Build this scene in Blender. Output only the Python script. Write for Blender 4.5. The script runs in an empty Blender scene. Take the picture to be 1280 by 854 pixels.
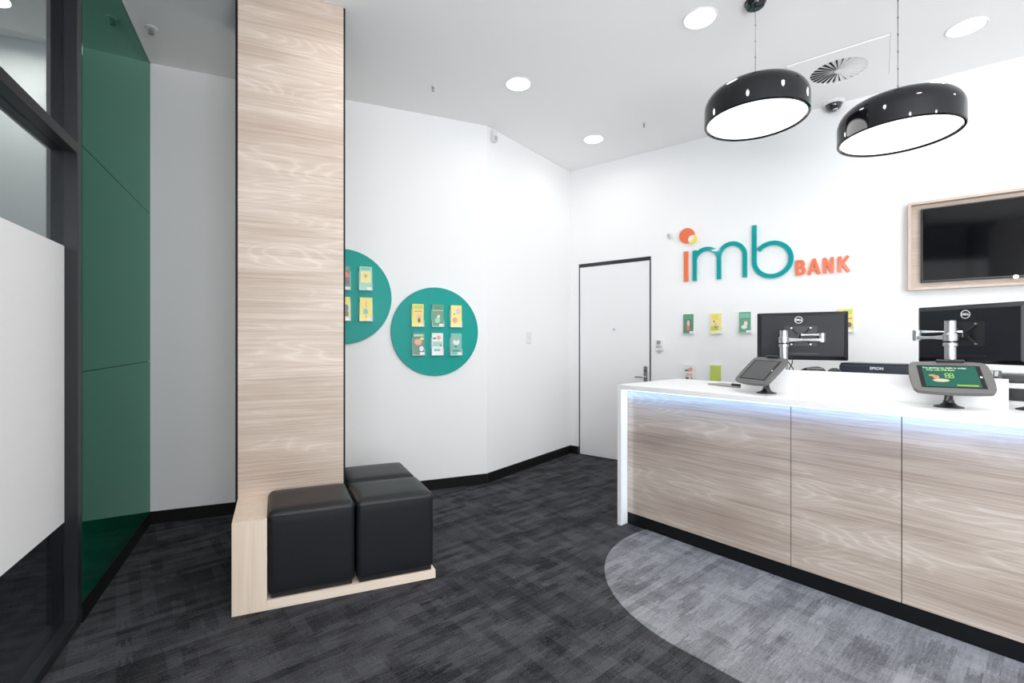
import bpy, bmesh, math, random
from mathutils import Vector, Matrix
from math import sin, cos, pi, sqrt, atan2, radians

S = bpy.context.scene
C = S.collection
random.seed(7)

# ------------------------------------------------------------------ camera, world, exposure
cam_data = bpy.data.cameras.new('camera')
cam_data.sensor_width = 36.0
cam_data.lens = 588.0 / 1280.0 * 36.0
cam_data.clip_start = 0.02
cam = bpy.data.objects.new('camera', cam_data)
C.objects.link(cam)
cam.location = (0, 0, 1.25)
cam.rotation_euler = (pi / 2, 0, 0)
S.camera = cam

S.view_settings.view_transform = 'Standard'
S.view_settings.look = 'None'
S.view_settings.exposure = 0.12
S.view_settings.gamma = 1.0
S.view_settings.use_curve_mapping = False

WORLD = (0.66, 0.82, 1.0, 1)
WORLD_STRENGTH = 1.0
DOWNLIGHT_W = 1.6      # each recessed ceiling light
DOWNLIGHT_GLOW = 14.0
PENDANT_W = 2.2
PENDANT_GLOW = 2.4
LED_W = 1.25
CEILING_FILL_TILT = 84.0        # degrees upward: added unseen panel that brightens the ceiling
CEILING_FILL_W = 145.0
FRONT_FILL_W = 85.0  # added unseen panel behind the camera, facing into the room
SIDE_FILL_W = 42.0      # added unseen panel by the glazed side, behind the camera         # brightens the counter
LIGHT_COL = (1.0, 0.985, 0.965)

w = bpy.data.worlds.new('world'); S.world = w; w.use_nodes = True
w.node_tree.nodes['Background'].inputs[0].default_value = WORLD
w.node_tree.nodes['Background'].inputs[1].default_value = WORLD_STRENGTH
try:
    S.cycles.max_bounces = 10; S.cycles.diffuse_bounces = 6; S.cycles.glossy_bounces = 5
    S.cycles.transparent_max_bounces = 12
    S.cycles.use_denoising = True
    S.cycles.sample_clamp_indirect = 6.0
    S.cycles.caustics_reflective = False; S.cycles.caustics_refractive = False
except Exception:
    pass

# ------------------------------------------------------------------ plan of the place (metres)
H = 3.156                                   # ceiling height
BC = (0.654, 5.288)                         # corner of the rear wall and the short angled wall
AB = (-0.223, 4.157)                        # corner of the angled wall and the leaflet wall
LA = (-2.477, 3.221)                        # corner of the leaflet wall and the glazed wall
BENCH = (-1.270, 2.130)                     # front left corner of the bench
CTR = (0.7397, 3.190)                       # front left corner of the counter
ANG_BACK = atan2(-0.61445, 0.78896)
ANG_ANGLED = atan2(0.789, 0.6143)
ANG_A = atan2(0.38258, 0.92392)
ANG_L = atan2(0.89400, -0.44806)
ANG_C = atan2(-0.76501, 0.64402)

def frame_point(o, ang, x, y, z=0.0):
    return Vector((o[0] + x * cos(ang) - y * sin(ang), o[1] + x * sin(ang) + y * cos(ang), z))

# ------------------------------------------------------------------ materials
MATS = {}
def srgb(r, g, b):
    f = lambda c: (c / 255.0) / 12.92 if c / 255.0 <= 0.04045 else (((c / 255.0) + 0.055) / 1.055) ** 2.4
    return (f(r), f(g), f(b), 1.0)

def mat(name, col, rough=0.5, metal=0.0, coat=0.0, spec=0.5, emis=None, emis_s=0.0, bump=None, mottled=0.0):
    if name in MATS: return MATS[name]
    m = bpy.data.materials.new(name); m.use_nodes = True
    nt = m.node_tree; b = nt.nodes['Principled BSDF']
    b.inputs['Base Color'].default_value = col
    b.inputs['Roughness'].default_value = rough
    b.inputs['Metallic'].default_value = metal
    b.inputs['Coat Weight'].default_value = coat
    b.inputs['Coat Roughness'].default_value = 0.03
    b.inputs['Specular IOR Level'].default_value = spec
    if emis:
        b.inputs['Emission Color'].default_value = emis
        b.inputs['Emission Strength'].default_value = emis_s
    if bump or mottled:
        tc = nt.nodes.new('ShaderNodeTexCoord')
        n = nt.nodes.new('ShaderNodeTexNoise'); n.inputs['Scale'].default_value = (bump or (30, 0))[0]; n.inputs['Detail'].default_value = 4
        nt.links.new(tc.outputs['Object'], n.inputs['Vector'])
        if bump:
            bp = nt.nodes.new('ShaderNodeBump'); bp.inputs['Strength'].default_value = bump[1]; bp.inputs['Distance'].default_value = 0.002
            nt.links.new(n.outputs['Fac'], bp.inputs['Height']); nt.links.new(bp.outputs['Normal'], b.inputs['Normal'])
        if mottled:
            r = nt.nodes.new('ShaderNodeMapRange'); r.inputs['To Min'].default_value = rough - mottled; r.inputs['To Max'].default_value = rough + mottled
            nt.links.new(n.outputs['Fac'], r.inputs['Value']); nt.links.new(r.outputs['Result'], b.inputs['Roughness'])
    MATS[name] = m
    return m

def wood(name, axis, pale, mid, dark, contrast=1.0, seed=0.0, rings=26.0, rough=0.45):
    """bleached oak laminate, grain along local axis X or Z: contour lines of a stretched noise give the cathedral figure"""
    m = bpy.data.materials.new(name); m.use_nodes = True
    nt = m.node_tree; L = nt.links.new; N = nt.nodes.new
    b = nt.nodes['Principled BSDF']; b.inputs['Roughness'].default_value = rough
    tc = N('ShaderNodeTexCoord')
    def mapped(sc):
        mp = N('ShaderNodeMapping'); mp.inputs['Location'].default_value = (seed, seed * 1.7, seed * .6)
        a, c = sc
        mp.inputs['Scale'].default_value = (a, c, c) if axis == 'X' else (c, c, a)
        L(tc.outputs['Object'], mp.inputs['Vector']); return mp.outputs['Vector']
    def math_(op, a, b_=None, v=None):
        n = N('ShaderNodeMath'); n.operation = op
        L(a, n.inputs[0])
        if b_ is not None: L(b_, n.inputs[1])
        elif v is not None: n.inputs[1].default_value = v
        return n.outputs[0]
    n1 = N('ShaderNodeTexNoise'); n1.inputs['Scale'].default_value = 1.0; n1.inputs['Detail'].default_value = 2.5; n1.inputs['Roughness'].default_value = .45; n1.inputs['Distortion'].default_value = .25
    L(mapped((0.75, 5.0)), n1.inputs['Vector'])
    ring = math_('MULTIPLY', n1.outputs['Fac'], v=rings)
    ring = math_('FRACT', ring)
    tri = math_('ABSOLUTE', math_('SUBTRACT', ring, v=.5))
    tri = math_('POWER', math_('MULTIPLY', tri, v=2.0), v=3.0)
    n2 = N('ShaderNodeTexNoise'); n2.inputs['Scale'].default_value = 1.0; n2.inputs['Detail'].default_value = 6; n2.inputs['Roughness'].default_value = .65
    L(mapped((2.2, 170.0)), n2.inputs['Vector'])
    n3 = N('ShaderNodeTexNoise'); n3.inputs['Scale'].default_value = 1.0; n3.inputs['Detail'].default_value = 3
    L(mapped((1.15, 6.0)), n3.inputs['Vector'])
    n4 = N('ShaderNodeTexNoise'); n4.inputs['Scale'].default_value = 1.0; n4.inputs['Detail'].default_value = 4; n4.inputs['Roughness'].default_value = .6
    L(mapped((.9, 48.0)), n4.inputs['Vector'])
    msk = N('ShaderNodeMapRange'); msk.inputs['From Min'].default_value = .46; msk.inputs['From Max'].default_value = .60; L(n3.outputs['Fac'], msk.inputs['Value'])
    s1 = math_('MULTIPLY', math_('MULTIPLY', tri, msk.outputs['Result']), v=.19)
    s2 = math_('MULTIPLY', n2.outputs['Fac'], v=.78)
    s3 = math_('MULTIPLY', n3.outputs['Fac'], v=.62)
    s4 = math_('MULTIPLY', n4.outputs['Fac'], v=.46)
    s = math_('ADD', math_('ADD', math_('ADD', s1, s2), s3), s4)       # centred near 1.0
    mr = N('ShaderNodeMapRange'); mr.inputs['From Min'].default_value = 1.0 - .28 / contrast; mr.inputs['From Max'].default_value = 1.0 + .28 / contrast
    L(s, mr.inputs['Value'])
    cr = N('ShaderNodeValToRGB'); e = cr.color_ramp.elements
    e[0].position = 0; e[0].color = dark; e[1].position = 1; e[1].color = pale
    k = cr.color_ramp.elements.new(.5); k.color = mid
    L(mr.outputs['Result'], cr.inputs['Fac']); L(cr.outputs['Color'], b.inputs['Base Color'])
    bp = N('ShaderNodeBump'); bp.inputs['Strength'].default_value = .12; bp.inputs['Distance'].default_value = .001
    L(n2.outputs['Fac'], bp.inputs['Height']); L(bp.outputs['Normal'], b.inputs['Normal'])
    MATS[name] = m
    return m

def carpet(name, base, ang, lo, hi, cell=(.125, .5), fibre=.35):
    """woven carpet tile: patches of streaks that run along or across the tile"""
    m = bpy.data.materials.new(name); m.use_nodes = True
    nt = m.node_tree; L = nt.links.new; N = nt.nodes.new
    b = nt.nodes['Principled BSDF']; b.inputs['Roughness'].default_value = .95; b.inputs['Specular IOR Level'].default_value = .15
    geo = N('ShaderNodeNewGeometry')
    rot = N('ShaderNodeVectorRotate'); rot.rotation_type = 'Z_AXIS'; rot.inputs['Angle'].default_value = -ang
    L(geo.outputs['Position'], rot.inputs['Vector'])
    def scaled(src, sc):
        mp = N('ShaderNodeMapping'); mp.inputs['Scale'].default_value = sc; L(src, mp.inputs['Vector']); return mp.outputs['Vector']
    def noise(vec, detail=2, rough=.5, scale=1.0):
        n = N('ShaderNodeTexNoise'); n.inputs['Scale'].default_value = scale; n.inputs['Detail'].default_value = detail; n.inputs['Roughness'].default_value = rough
        L(vec, n.inputs['Vector']); return n.outputs['Fac']
    def m_(op, a, b_):
        n = N('ShaderNodeMath'); n.operation = op
        for i, q in enumerate((a, b_)):
            if isinstance(q, (int, float)): n.inputs[i].default_value = q
            else: L(q, n.inputs[i])
        return n.outputs[0]
    def cells(sc):
        v = N('ShaderNodeVectorMath'); v.operation = 'FLOOR'; L(scaled(rot.outputs[0], sc), v.inputs[0])
        wn = N('ShaderNodeTexWhiteNoise'); wn.noise_dimensions = '2D'; L(v.outputs[0], wn.inputs['Vector']); return wn.outputs['Value']
    sep = N('ShaderNodeSeparateXYZ'); L(rot.outputs[0], sep.inputs[0])
    def bars(wd, ln, seed, flip=False):
        X, Y = (sep.outputs['Y'], sep.outputs['X']) if flip else (sep.outputs['X'], sep.outputs['Y'])
        jg = N('ShaderNodeTexWhiteNoise'); jg.noise_dimensions = '1D'; L(m_('FLOOR', m_('DIVIDE', Y, .0075), 0), jg.inputs['W'])
        X = m_('ADD', X, m_('MULTIPLY', jg.outputs['Value'], ln * .45))
        row = m_('FLOOR', m_('DIVIDE', Y, wd), 0)
        w1 = N('ShaderNodeTexWhiteNoise'); w1.noise_dimensions = '1D'; L(m_('ADD', row, seed), w1.inputs['W'])
        col = m_('FLOOR', m_('DIVIDE', m_('ADD', X, m_('MULTIPLY', w1.outputs['Value'], 5.0)), ln), 0)
        cb = N('ShaderNodeCombineXYZ'); L(col, cb.inputs[0]); L(row, cb.inputs[1]); cb.inputs[2].default_value = seed
        w2 = N('ShaderNodeTexWhiteNoise'); w2.noise_dimensions = '3D'; L(cb.outputs[0], w2.inputs['Vector']); return w2.outputs['Value']
    b1_ = bars(.042, .21, 1.3); b2_ = bars(.085, .13, 4.7); b3_ = bars(.05, .15, 9.1, True)
    sx = noise(scaled(rot.outputs[0], (11, 110, 1)), 4, .75)
    fine = noise(scaled(rot.outputs[0], (1, 1, 1)), 2, .7, 170)
    patch = noise(scaled(rot.outputs[0], (1, 1, 1)), 2, .5, 2.6)
    s = m_('ADD', m_('ADD', m_('MULTIPLY', b1_, .27), m_('MULTIPLY', b2_, .11)), m_('MULTIPLY', b3_, .17))
    s = m_('ADD', s, m_('ADD', m_('MULTIPLY', sx, .72), m_('ADD', m_('MULTIPLY', fine, fibre), m_('MULTIPLY', patch, .2))))
    c0 = .275 + .36 + fibre * .5 + .10
    mr = N('ShaderNodeMapRange'); mr.inputs['From Min'].default_value = c0 - .28; mr.inputs['From Max'].default_value = c0 + .28; L(s, mr.inputs['Value'])
    cr = N('ShaderNodeValToRGB'); e = cr.color_ramp.elements; e[0].color = lo; e[1].color = hi
    L(mr.outputs['Result'], cr.inputs['Fac']); L(cr.outputs['Color'], b.inputs['Base Color'])
    bp = N('ShaderNodeBump'); bp.inputs['Strength'].default_value = .5; bp.inputs['Distance'].default_value = .003
    L(s, bp.inputs['Height']); L(bp.outputs['Normal'], b.inputs['Normal'])
    MATS[name] = m
    return m

def emission(name, col, s):
    m = bpy.data.materials.new(name); m.use_nodes = True; nt = m.node_tree
    nt.nodes.remove(nt.nodes['Principled BSDF'])
    e = nt.nodes.new('ShaderNodeEmission'); e.inputs[0].default_value = (*col[:3], 1); e.inputs[1].default_value = s
    nt.links.new(e.outputs[0], nt.nodes['Material Output'].inputs['Surface']); MATS[name] = m; return m

def pane_glass(name, tint, ior=1.9, paint=None, gloss=(1, 1, 1, 1)):
    m = bpy.data.materials.new(name); m.use_nodes = True; nt = m.node_tree; L = nt.links.new
    nt.nodes.remove(nt.nodes['Principled BSDF'])
    geo = nt.nodes.new('ShaderNodeNewGeometry'); dt = nt.nodes.new('ShaderNodeVectorMath'); dt.operation = 'DOT_PRODUCT'
    L(geo.outputs['Incoming'], dt.inputs[0]); L(geo.outputs['Normal'], dt.inputs[1])
    def mth(op, a_, v=None, rev=False):
        n = nt.nodes.new('ShaderNodeMath'); n.operation = op
        L(a_, n.inputs[1 if rev else 0])
        if v is not None: n.inputs[0 if rev else 1].default_value = v
        return n.outputs[0]
    f0 = ((ior - 1) / (ior + 1)) ** 2
    k = mth('SUBTRACT', mth('ABSOLUTE', dt.outputs['Value']), 1.0, True)
    k = mth('ADD', mth('MULTIPLY', mth('POWER', k, 5.0), 1 - f0), f0)
    class _o: outputs = [k]
    fr = _o
    t = nt.nodes.new('ShaderNodeBsdfDiffuse' if paint else 'ShaderNodeBsdfTransparent'); t.inputs[0].default_value = paint or tint
    g = nt.nodes.new('ShaderNodeBsdfGlossy'); g.inputs['Roughness'].default_value = 0.0; g.inputs[0].default_value = gloss
    mx = nt.nodes.new('ShaderNodeMixShader'); L(fr.outputs[0], mx.inputs[0]); L(t.outputs[0], mx.inputs[1]); L(g.outputs[0], mx.inputs[2])
    L(mx.outputs[0], nt.nodes['Material Output'].inputs['Surface']); MATS[name] = m; return m

WHITE = mat('white_wall_paint', (.90, .90, .90, 1), .6, bump=(140, .05))
CEIL = mat('white_ceiling_paint', (.92, .915, .91, 1), .8)
BLACK = mat('black_skirting', (.007, .007, .007, 1), .5, spec=.2)
FRAMEBLK = mat('charcoal_aluminium', (.022, .023, .026, 1), .32, metal=.3)
DOORW = mat('white_door_paint', (.86, .86, .865, 1), .4)
PLASTIC = mat('white_plastic', (.80, .80, .80, 1), .4)
GREYPL = mat('grey_plastic', (.30, .30, .31, 1), .45)
DKGREY = mat('dark_grey_plastic', (.05, .05, .052, 1), .4)
LTGREY = mat('light_grey_plastic', (.5, .5, .51, 1), .4)
BLKPL = mat('black_plastic', (.014, .014, .016, 1), .35)
BLKSAT = mat('black_textured_plastic', (.009, .010, .014, 1), .36, spec=.32, bump=(900, .15))
SILVER = mat('brushed_aluminium', (.52, .53, .55, 1), .28, metal=.85)
CHROME = mat('satin_chrome', (.62, .62, .62, 1), .2, metal=1.0)
STONE = mat('white_solid_surface', (.86, .86, .86, 1), .3, mottled=.04)
LEATHER = mat('black_leather', (.011, .012, .014, 1), .40, spec=.36, bump=(160, .25), mottled=.05)
LAMPBLK = mat('glossy_black_enamel', (.005, .005, .007, 1), .04, coat=.0, spec=.42)
TEAL = mat('teal_acrylic', srgb(0, 158, 148), .4, coat=.0, spec=.25)
TEALSIGN = mat('teal_sign_acrylic', srgb(0, 158, 160), .1, coat=.7)
ORANGE = mat('orange_sign_acrylic', srgb(240, 125, 85), .15, coat=.5)
YELLOW = mat('yellow_sign_acrylic', srgb(245, 228, 95), .15, coat=.5)
SCREENBLK = mat('black_screen_glass', (.003, .003, .004, 1), .06, spec=.14)
TABGREY = mat('tablet_case_grey', (.115, .112, .11, 1), .4)
VENTDARK = mat('vent_shade_black', (.01, .01, .01, 1), .9)  # shade inside the vent, put into the colour
FILM = mat('frosted_white_film', (.90, .905, .91, 1), .7)
ACRYL = mat('frosted_acrylic', (.82, .84, .86, 1), .2)
OAK_COL = wood('oak_laminate_column', 'X', srgb(229, 215, 203), srgb(208, 190, 176), srgb(175, 153, 137), .85, 3.1)
OAK_CTR = wood('oak_laminate_counter', 'X', srgb(212, 202, 194), srgb(190, 176, 165), srgb(153, 136, 125), 1.0, 8.4)
OAK_BENCH = wood('oak_laminate_bench', 'Z', srgb(244, 228, 210), srgb(236, 217, 198), srgb(218, 196, 176), .8, 1.3)
OAK_BENCH_X = wood('oak_laminate_bench_base', 'X', srgb(246, 230, 213), srgb(238, 220, 202), srgb(222, 201, 181), .8, 2.2)
OAK_TV = wood('oak_laminate_screen_box', 'X', srgb(222, 208, 196), srgb(205, 188, 174), srgb(185, 165, 150), .8, 5.2)
OAK_TVZ = wood('oak_laminate_screen_box_side', 'Z', srgb(222, 208, 196), srgb(205, 188, 174), srgb(185, 165, 150), .8, 5.9)
CARPET = carpet('charcoal_carpet_tile', None, ANG_C + pi / 2, srgb(26, 26, 28), srgb(82, 82, 86), fibre=.8)
RUG = carpet('pale_grey_carpet_tile', None, ANG_C + pi / 2, srgb(90, 91, 95), srgb(152, 153, 157), fibre=.6)
GREENGLASS = pane_glass('green_back_painted_glass', None, 1.5, (.001, .060, .034, 1), (.46, .86, .70, 1))
GLASS = pane_glass('clear_shopfront_glass', (.74, .77, .76, 1), 1.6)
LENS = emission('downlight_lens', (1, .99, .97), DOWNLIGHT_GLOW)
PDISC = emission('pendant_diffuser', (1, .995, .98), PENDANT_GLOW)
LEDSTRIP = emission('blue_white_led', (.45, .68, 1.0), 4.0)

# ------------------------------------------------------------------ mesh helpers
def nb(): return bmesh.new()
def box(bm, x0, x1, y0, y1, z0, z1, bev=0.0, seg=2):
    r = bmesh.ops.create_cube(bm, size=1.0)
    vs = r['verts']
    for v in vs:
        v.co = Vector((x0 + (v.co.x + .5) * (x1 - x0), y0 + (v.co.y + .5) * (y1 - y0), z0 + (v.co.z + .5) * (z1 - z0)))
    if bev > 0:
        es = list({e for v in vs for e in v.link_edges})
        bmesh.ops.bevel(bm, geom=es, offset=bev, segments=seg, profile=.5, affect='EDGES')
    return bm
def prism(bm, pts, a0, a1, axis='z'):
    """extrude a 2-D outline; axis z: pts are x,y ; axis y: pts are x,z ; axis x: pts are y,z"""
    def P(p, a):
        return (p[0], p[1], a) if axis == 'z' else (p[0], a, p[1]) if axis == 'y' else (a, p[0], p[1])
    lo = [bm.verts.new(P(p, a0)) for p in pts]; hi = [bm.verts.new(P(p, a1)) for p in pts]
    n = len(pts)
    fs = [bm.faces.new(lo), bm.faces.new(hi)]
    for i in range(n):
        fs.append(bm.faces.new((lo[i], lo[(i + 1) % n], hi[(i + 1) % n], hi[i])))
    bmesh.ops.recalc_face_normals(bm, faces=fs)
    return fs
def lathe(bm, prof, seg=48, c=(0, 0, 0), axis='z', close=False):
    """prof: list of (r, h)"""
    def P(r, h, a):
        q = (r * cos(a), r * sin(a), h)
        if axis == 'y': q = (q[0], q[2], q[1])
        if axis == 'x': q = (q[2], q[0], q[1])
        return (c[0] + q[0], c[1] + q[1], c[2] + q[2])
    rings = []
    for r, h in prof:
        if r < 1e-6: rings.append([bm.verts.new(P(0, h, 0))])
        else: rings.append([bm.verts.new(P(r, h, 2 * pi * i / seg)) for i in range(seg)])
    fs = []
    rr = rings + ([rings[0]] if close else [])
    for a, b in zip(rr, rr[1:]):
        for i in range(seg):
            j = (i + 1) % seg
            if len(a) == 1 and len(b) == 1: continue
            if len(a) == 1: fs.append(bm.faces.new((a[0], b[i], b[j])))
            elif len(b) == 1: fs.append(bm.faces.new((a[i], a[j], b[0])))
            else: fs.append(bm.faces.new((a[i], a[j], b[j], b[i])))
    bmesh.ops.recalc_face_normals(bm, faces=fs)
    return fs
def cyl(bm, r, h0, h1, c=(0, 0, 0), axis='z', seg=32, bev=0.0):
    if bev: return lathe(bm, [(0, h0), (r - bev, h0), (r, h0 + bev), (r, h1 - bev), (r - bev, h1), (0, h1)], seg, c, axis)
    return lathe(bm, [(0, h0), (r, h0), (r, h1), (0, h1)], seg, c, axis)
def tube(bm, pts, r, seg=10):
    pts = [Vector(p) for p in pts]; rings = []
    up = Vector((0, 0, 1))
    for i, p in enumerate(pts):
        d = (pts[min(i + 1, len(pts) - 1)] - pts[max(i - 1, 0)]).normalized()
        a = d.cross(up)
        if a.length < 1e-3: a = d.cross(Vector((1, 0, 0)))
        a.normalize(); b = d.cross(a).normalized()
        rings.append([bm.verts.new(p + (a * cos(2 * pi * k / seg) + b * sin(2 * pi * k / seg)) * r) for k in range(seg)])
    fs = []
    for q, s in zip(rings, rings[1:]):
        for k in range(seg):
            fs.append(bm.faces.new((q[k], q[(k + 1) % seg], s[(k + 1) % seg], s[k])))
    fs.append(bm.faces.new(rings[0])); fs.append(bm.faces.new(rings[-1]))
    bmesh.ops.recalc_face_normals(bm, faces=fs)
def smooth_curve(pts, n=8):
    out = []
    P = [Vector(p) for p in pts]; P = [P[0]] + P + [P[-1]]
    for i in range(1, len(P) - 2):
        for k in range(n):
            t = k / n
            out.append(.5 * ((2 * P[i]) + (-P[i - 1] + P[i + 1]) * t + (2 * P[i - 1] - 5 * P[i] + 4 * P[i + 1] - P[i + 2]) * t * t + (-P[i - 1] + 3 * P[i] - 3 * P[i + 1] + P[i + 2]) * t ** 3))
    out.append(P[-2]); return out
def stroke2d(path, wd, cap=True):
    """outline of a thick 2-D line"""
    n = len(path); L_, R_ = [], []
    for i, p in enumerate(path):
        a = path[max(i - 1, 0)]; b = path[min(i + 1, n - 1)]
        d = Vector((b[0] - a[0], b[1] - a[1])); d.normalize(); nx, ny = -d.y, d.x
        L_.append((p[0] + nx * wd / 2, p[1] + ny * wd / 2)); R_.append((p[0] - nx * wd / 2, p[1] - ny * wd / 2))
    return L_ + R_[::-1]
def arc(cx, cz, rx, rz, a0, a1, n=24):
    return [(cx + rx * cos(radians(a0 + (a1 - a0) * i / n)), cz + rz * sin(radians(a0 + (a1 - a0) * i / n))) for i in range(n + 1)]
def band(bm, path, wd, y0, y1):
    """thick line as quads (never self-overlapping), front at y0, back at y1"""
    o = stroke2d(path, wd); n = len(path); Lp = o[:n]; Rp = o[n:][::-1]
    v = [[bm.verts.new((q[0], y, q[1])) for q in s] for s in (Lp, Rp) for y in (y0, y1)]
    fs = []
    for i in range(n - 1):
        fs.append(bm.faces.new((v[0][i], v[0][i + 1], v[2][i + 1], v[2][i])))
        fs.append(bm.faces.new((v[1][i], v[1][i + 1], v[3][i + 1], v[3][i])))
        fs.append(bm.faces.new((v[0][i], v[0][i + 1], v[1][i + 1], v[1][i])))
        fs.append(bm.faces.new((v[2][i], v[2][i + 1], v[3][i + 1], v[3][i])))
    for i in (0, n - 1): fs.append(bm.faces.new((v[0][i], v[1][i], v[3][i], v[2][i])))
    bmesh.ops.recalc_face_normals(bm, faces=fs)

def cyl_new(r, h0, h1):
    b = nb(); cyl(b, r, h0, h1, (0, 0, 0), 'y', 32); return b
def obj(name, bm, m, parent=None, loc=None, rz=0.0, smooth=False, bevel=0.0):
    me = bpy.data.meshes.new(name); bm.to_mesh(me); bm.free()
    o = bpy.data.objects.new(name, me); C.objects.link(o)
    me.materials.append(m)
    if smooth:
        for p in me.polygons: p.use_smooth = True
        try: me.set_sharp_from_angle(angle=radians(38))
        except Exception: pass
    if parent is not None: o.parent = parent
    if loc is not None: o.location = loc
    o.rotation_euler.z = rz
    if bevel:
        md = o.modifiers.new('bevel', 'BEVEL'); md.width = bevel; md.segments = 2; md.limit_method = 'ANGLE'
    return o
def empty(name, loc, rz=0.0):
    o = bpy.data.objects.new(name, None); C.objects.link(o); o.location = loc; o.rotation_euler.z = rz
    o.empty_display_size = .1
    return o
def tag(o, label, cat, group=None):
    o['label'] = label; o['category'] = cat
    if group: o['group'] = group
    return o
def thing(name, label, cat, loc, rz=0.0, group=None): return tag(empty(name, loc, rz), label, cat, group)
def structure(o): o['kind'] = 'structure'; return o
def struct(name, bm, m, origin=(0, 0), ang=0.0, **k):
    return structure(obj(name, bm, m, None, (origin[0], origin[1], 0), ang, **k))
def copy_tree(o, parent=None):
    c = o.copy(); C.objects.link(c); c.parent = parent
    for ch in list(o.children): copy_tree(ch, c)
    return c
def text_part(name, body, size, m, parent, loc, depth=.0006, rx=pi / 2, extra=0.0, sx=1.0, rz=0.0):
    cu = bpy.data.curves.new(name, 'FONT'); cu.body = body; cu.size = size; cu.extrude = depth; cu.align_x = 'CENTER'; cu.align_y = 'CENTER'; cu.offset = extra
    t = bpy.data.objects.new(name, cu); C.objects.link(t)
    dg = bpy.context.evaluated_depsgraph_get()
    me = bpy.data.meshes.new_from_object(t.evaluated_get(dg)); me.name = name
    bpy.data.objects.remove(t); me.materials.clear(); me.materials.append(m)
    o = bpy.data.objects.new(name, me); C.objects.link(o); o.parent = parent; o.location = loc
    o.rotation_euler = (rx, 0, rz); o.scale = (sx, 1, 1)
    return o
def area_light(name, loc, size, watts, rot=(0, 0, 0), size_y=None, col=LIGHT_COL, spread=180, parent=None, shape=None):
    l = bpy.data.lights.new(name, 'AREA'); l.energy = watts; l.color = col; l.size = size
    if size_y: l.shape = 'RECTANGLE'; l.size_y = size_y
    else: l.shape = shape or 'DISK'
    l.spread = radians(spread)
    o = bpy.data.objects.new(name, l); C.objects.link(o); o.location = loc; o.rotation_euler = rot
    if parent: o.parent = parent
    return o

# ------------------------------------------------------------------ the room shell
bm = nb(); box(bm, -7, 8, -6, 9, -.1, 0); struct('floor', bm, CARPET)
bm = nb(); box(bm, -7, 8, -6, 9, H, H + .1); struct('ceiling', bm, CEIL)
bm = nb(); box(bm, 0, 5.4, 0, .12, 0, H); struct('wall_back', bm, WHITE, BC, ANG_BACK)
bm = nb(); box(bm, 0, 1.431, 0, .12, 0, H); struct('wall_angled', bm, WHITE, AB, ANG_ANGLED)
bm = nb(); box(bm, -3.2, 2.441, 0, .12, 0, H); struct('wall_rear', bm, WHITE, LA, ANG_A)     # runs on past the glazing
R0 = frame_point(BC, ANG_BACK, 5.3, 0)
R1 = Vector((4.6, -2.6, 0))
d = R1 - R0
bm = nb(); box(bm, 0, d.length, 0, .12, 0, H); struct('wall_right', bm, WHITE, R0, atan2(d.y, d.x))
# unseen wall behind the camera: invented shopfront opening, lit by added panels
F0 = frame_point(LA, ANG_L, -6.0, 0)
d = F0 - R1; FA = atan2(d.y, d.x); FL = d.length
bm = nb(); box(bm, 0, .5, 0, .12, 0, H); box(bm, FL - .35, FL + .1, 0, .12, 0, H); box(bm, .5, FL - .35, 0, .12, 2.95, H); box(bm, .5, FL - .35, 0, .12, 0, .3)
struct('wall_front', bm, WHITE, R1, FA)
win = structure(empty('window_2', (R1.x, R1.y, 0), FA))
bm = nb()
for a, b_ in ((.5, .55), (FL - .4, FL - .35), (FL / 2 - .03, FL / 2 + .03)): box(bm, a, b_, .02, .08, .3, 2.95)
box(bm, .5, FL - .35, .02, .08, .3, .35); box(bm, .5, FL - .35, .02, .08, 2.90, 2.95)
obj('window_frame', bm, FRAMEBLK, win)
bm = nb(); box(bm, .55, FL - .4, .045, .055, .35, 2.90); obj('pane', bm, GLASS, win)
wl = frame_point(R1, FA, FL * .66, -.85, .95)
l = area_light('ceiling_fill', wl, FL * .58, CEILING_FILL_W, size_y=1.6, col=(.95, .975, 1.0))  # added lamp standing inside the room, turned up to brighten the ceiling
l.rotation_euler = (-pi / 2 - radians(CEILING_FILL_TILT), 0, FA)
l = area_light('front_fill', frame_point(R1, FA, FL * .68, -.14, 1.5), FL * .45, FRONT_FILL_W, size_y=2.2, col=(.97, .985, 1.0))  # added lamp out of view, fills counter and bench from behind the camera
l.rotation_euler = (-pi / 2, 0, FA)

# baseboards
bm = nb(); box(bm, 0, 2.441, -.012, 0, 0, .085); struct('baseboard_rear', bm, BLACK, LA, ANG_A)
bm = nb(); box(bm, -.004, 1.431, -.012, 0, 0, .085); struct('baseboard_angled', bm, BLACK, AB, ANG_ANGLED)
bm = nb(); box(bm, 0, .112, -.012, 0, 0, .085); box(bm, .94, 5.3, -.012, 0, 0, .085); struct('baseboard_back', bm, BLACK, BC, ANG_BACK)
bm = nb(); box(bm, -1.262, 0, -.003, .02, 0, .086); struct('baseboard_left', bm, BLACK, LA, ANG_L)
# fine metal joiners at the two corners of the baseboard
bm = nb(); cyl(bm, .0022, 0, .0855, (0, -.0135, 0), seg=8); struct('trim_1', bm, CHROME, AB, ANG_A)
bm = nb(); cyl(bm, .003, 0, .0855, (.106, -.013, 0), seg=8); struct('trim_2', bm, CHROME, BC, ANG_BACK)

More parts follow.
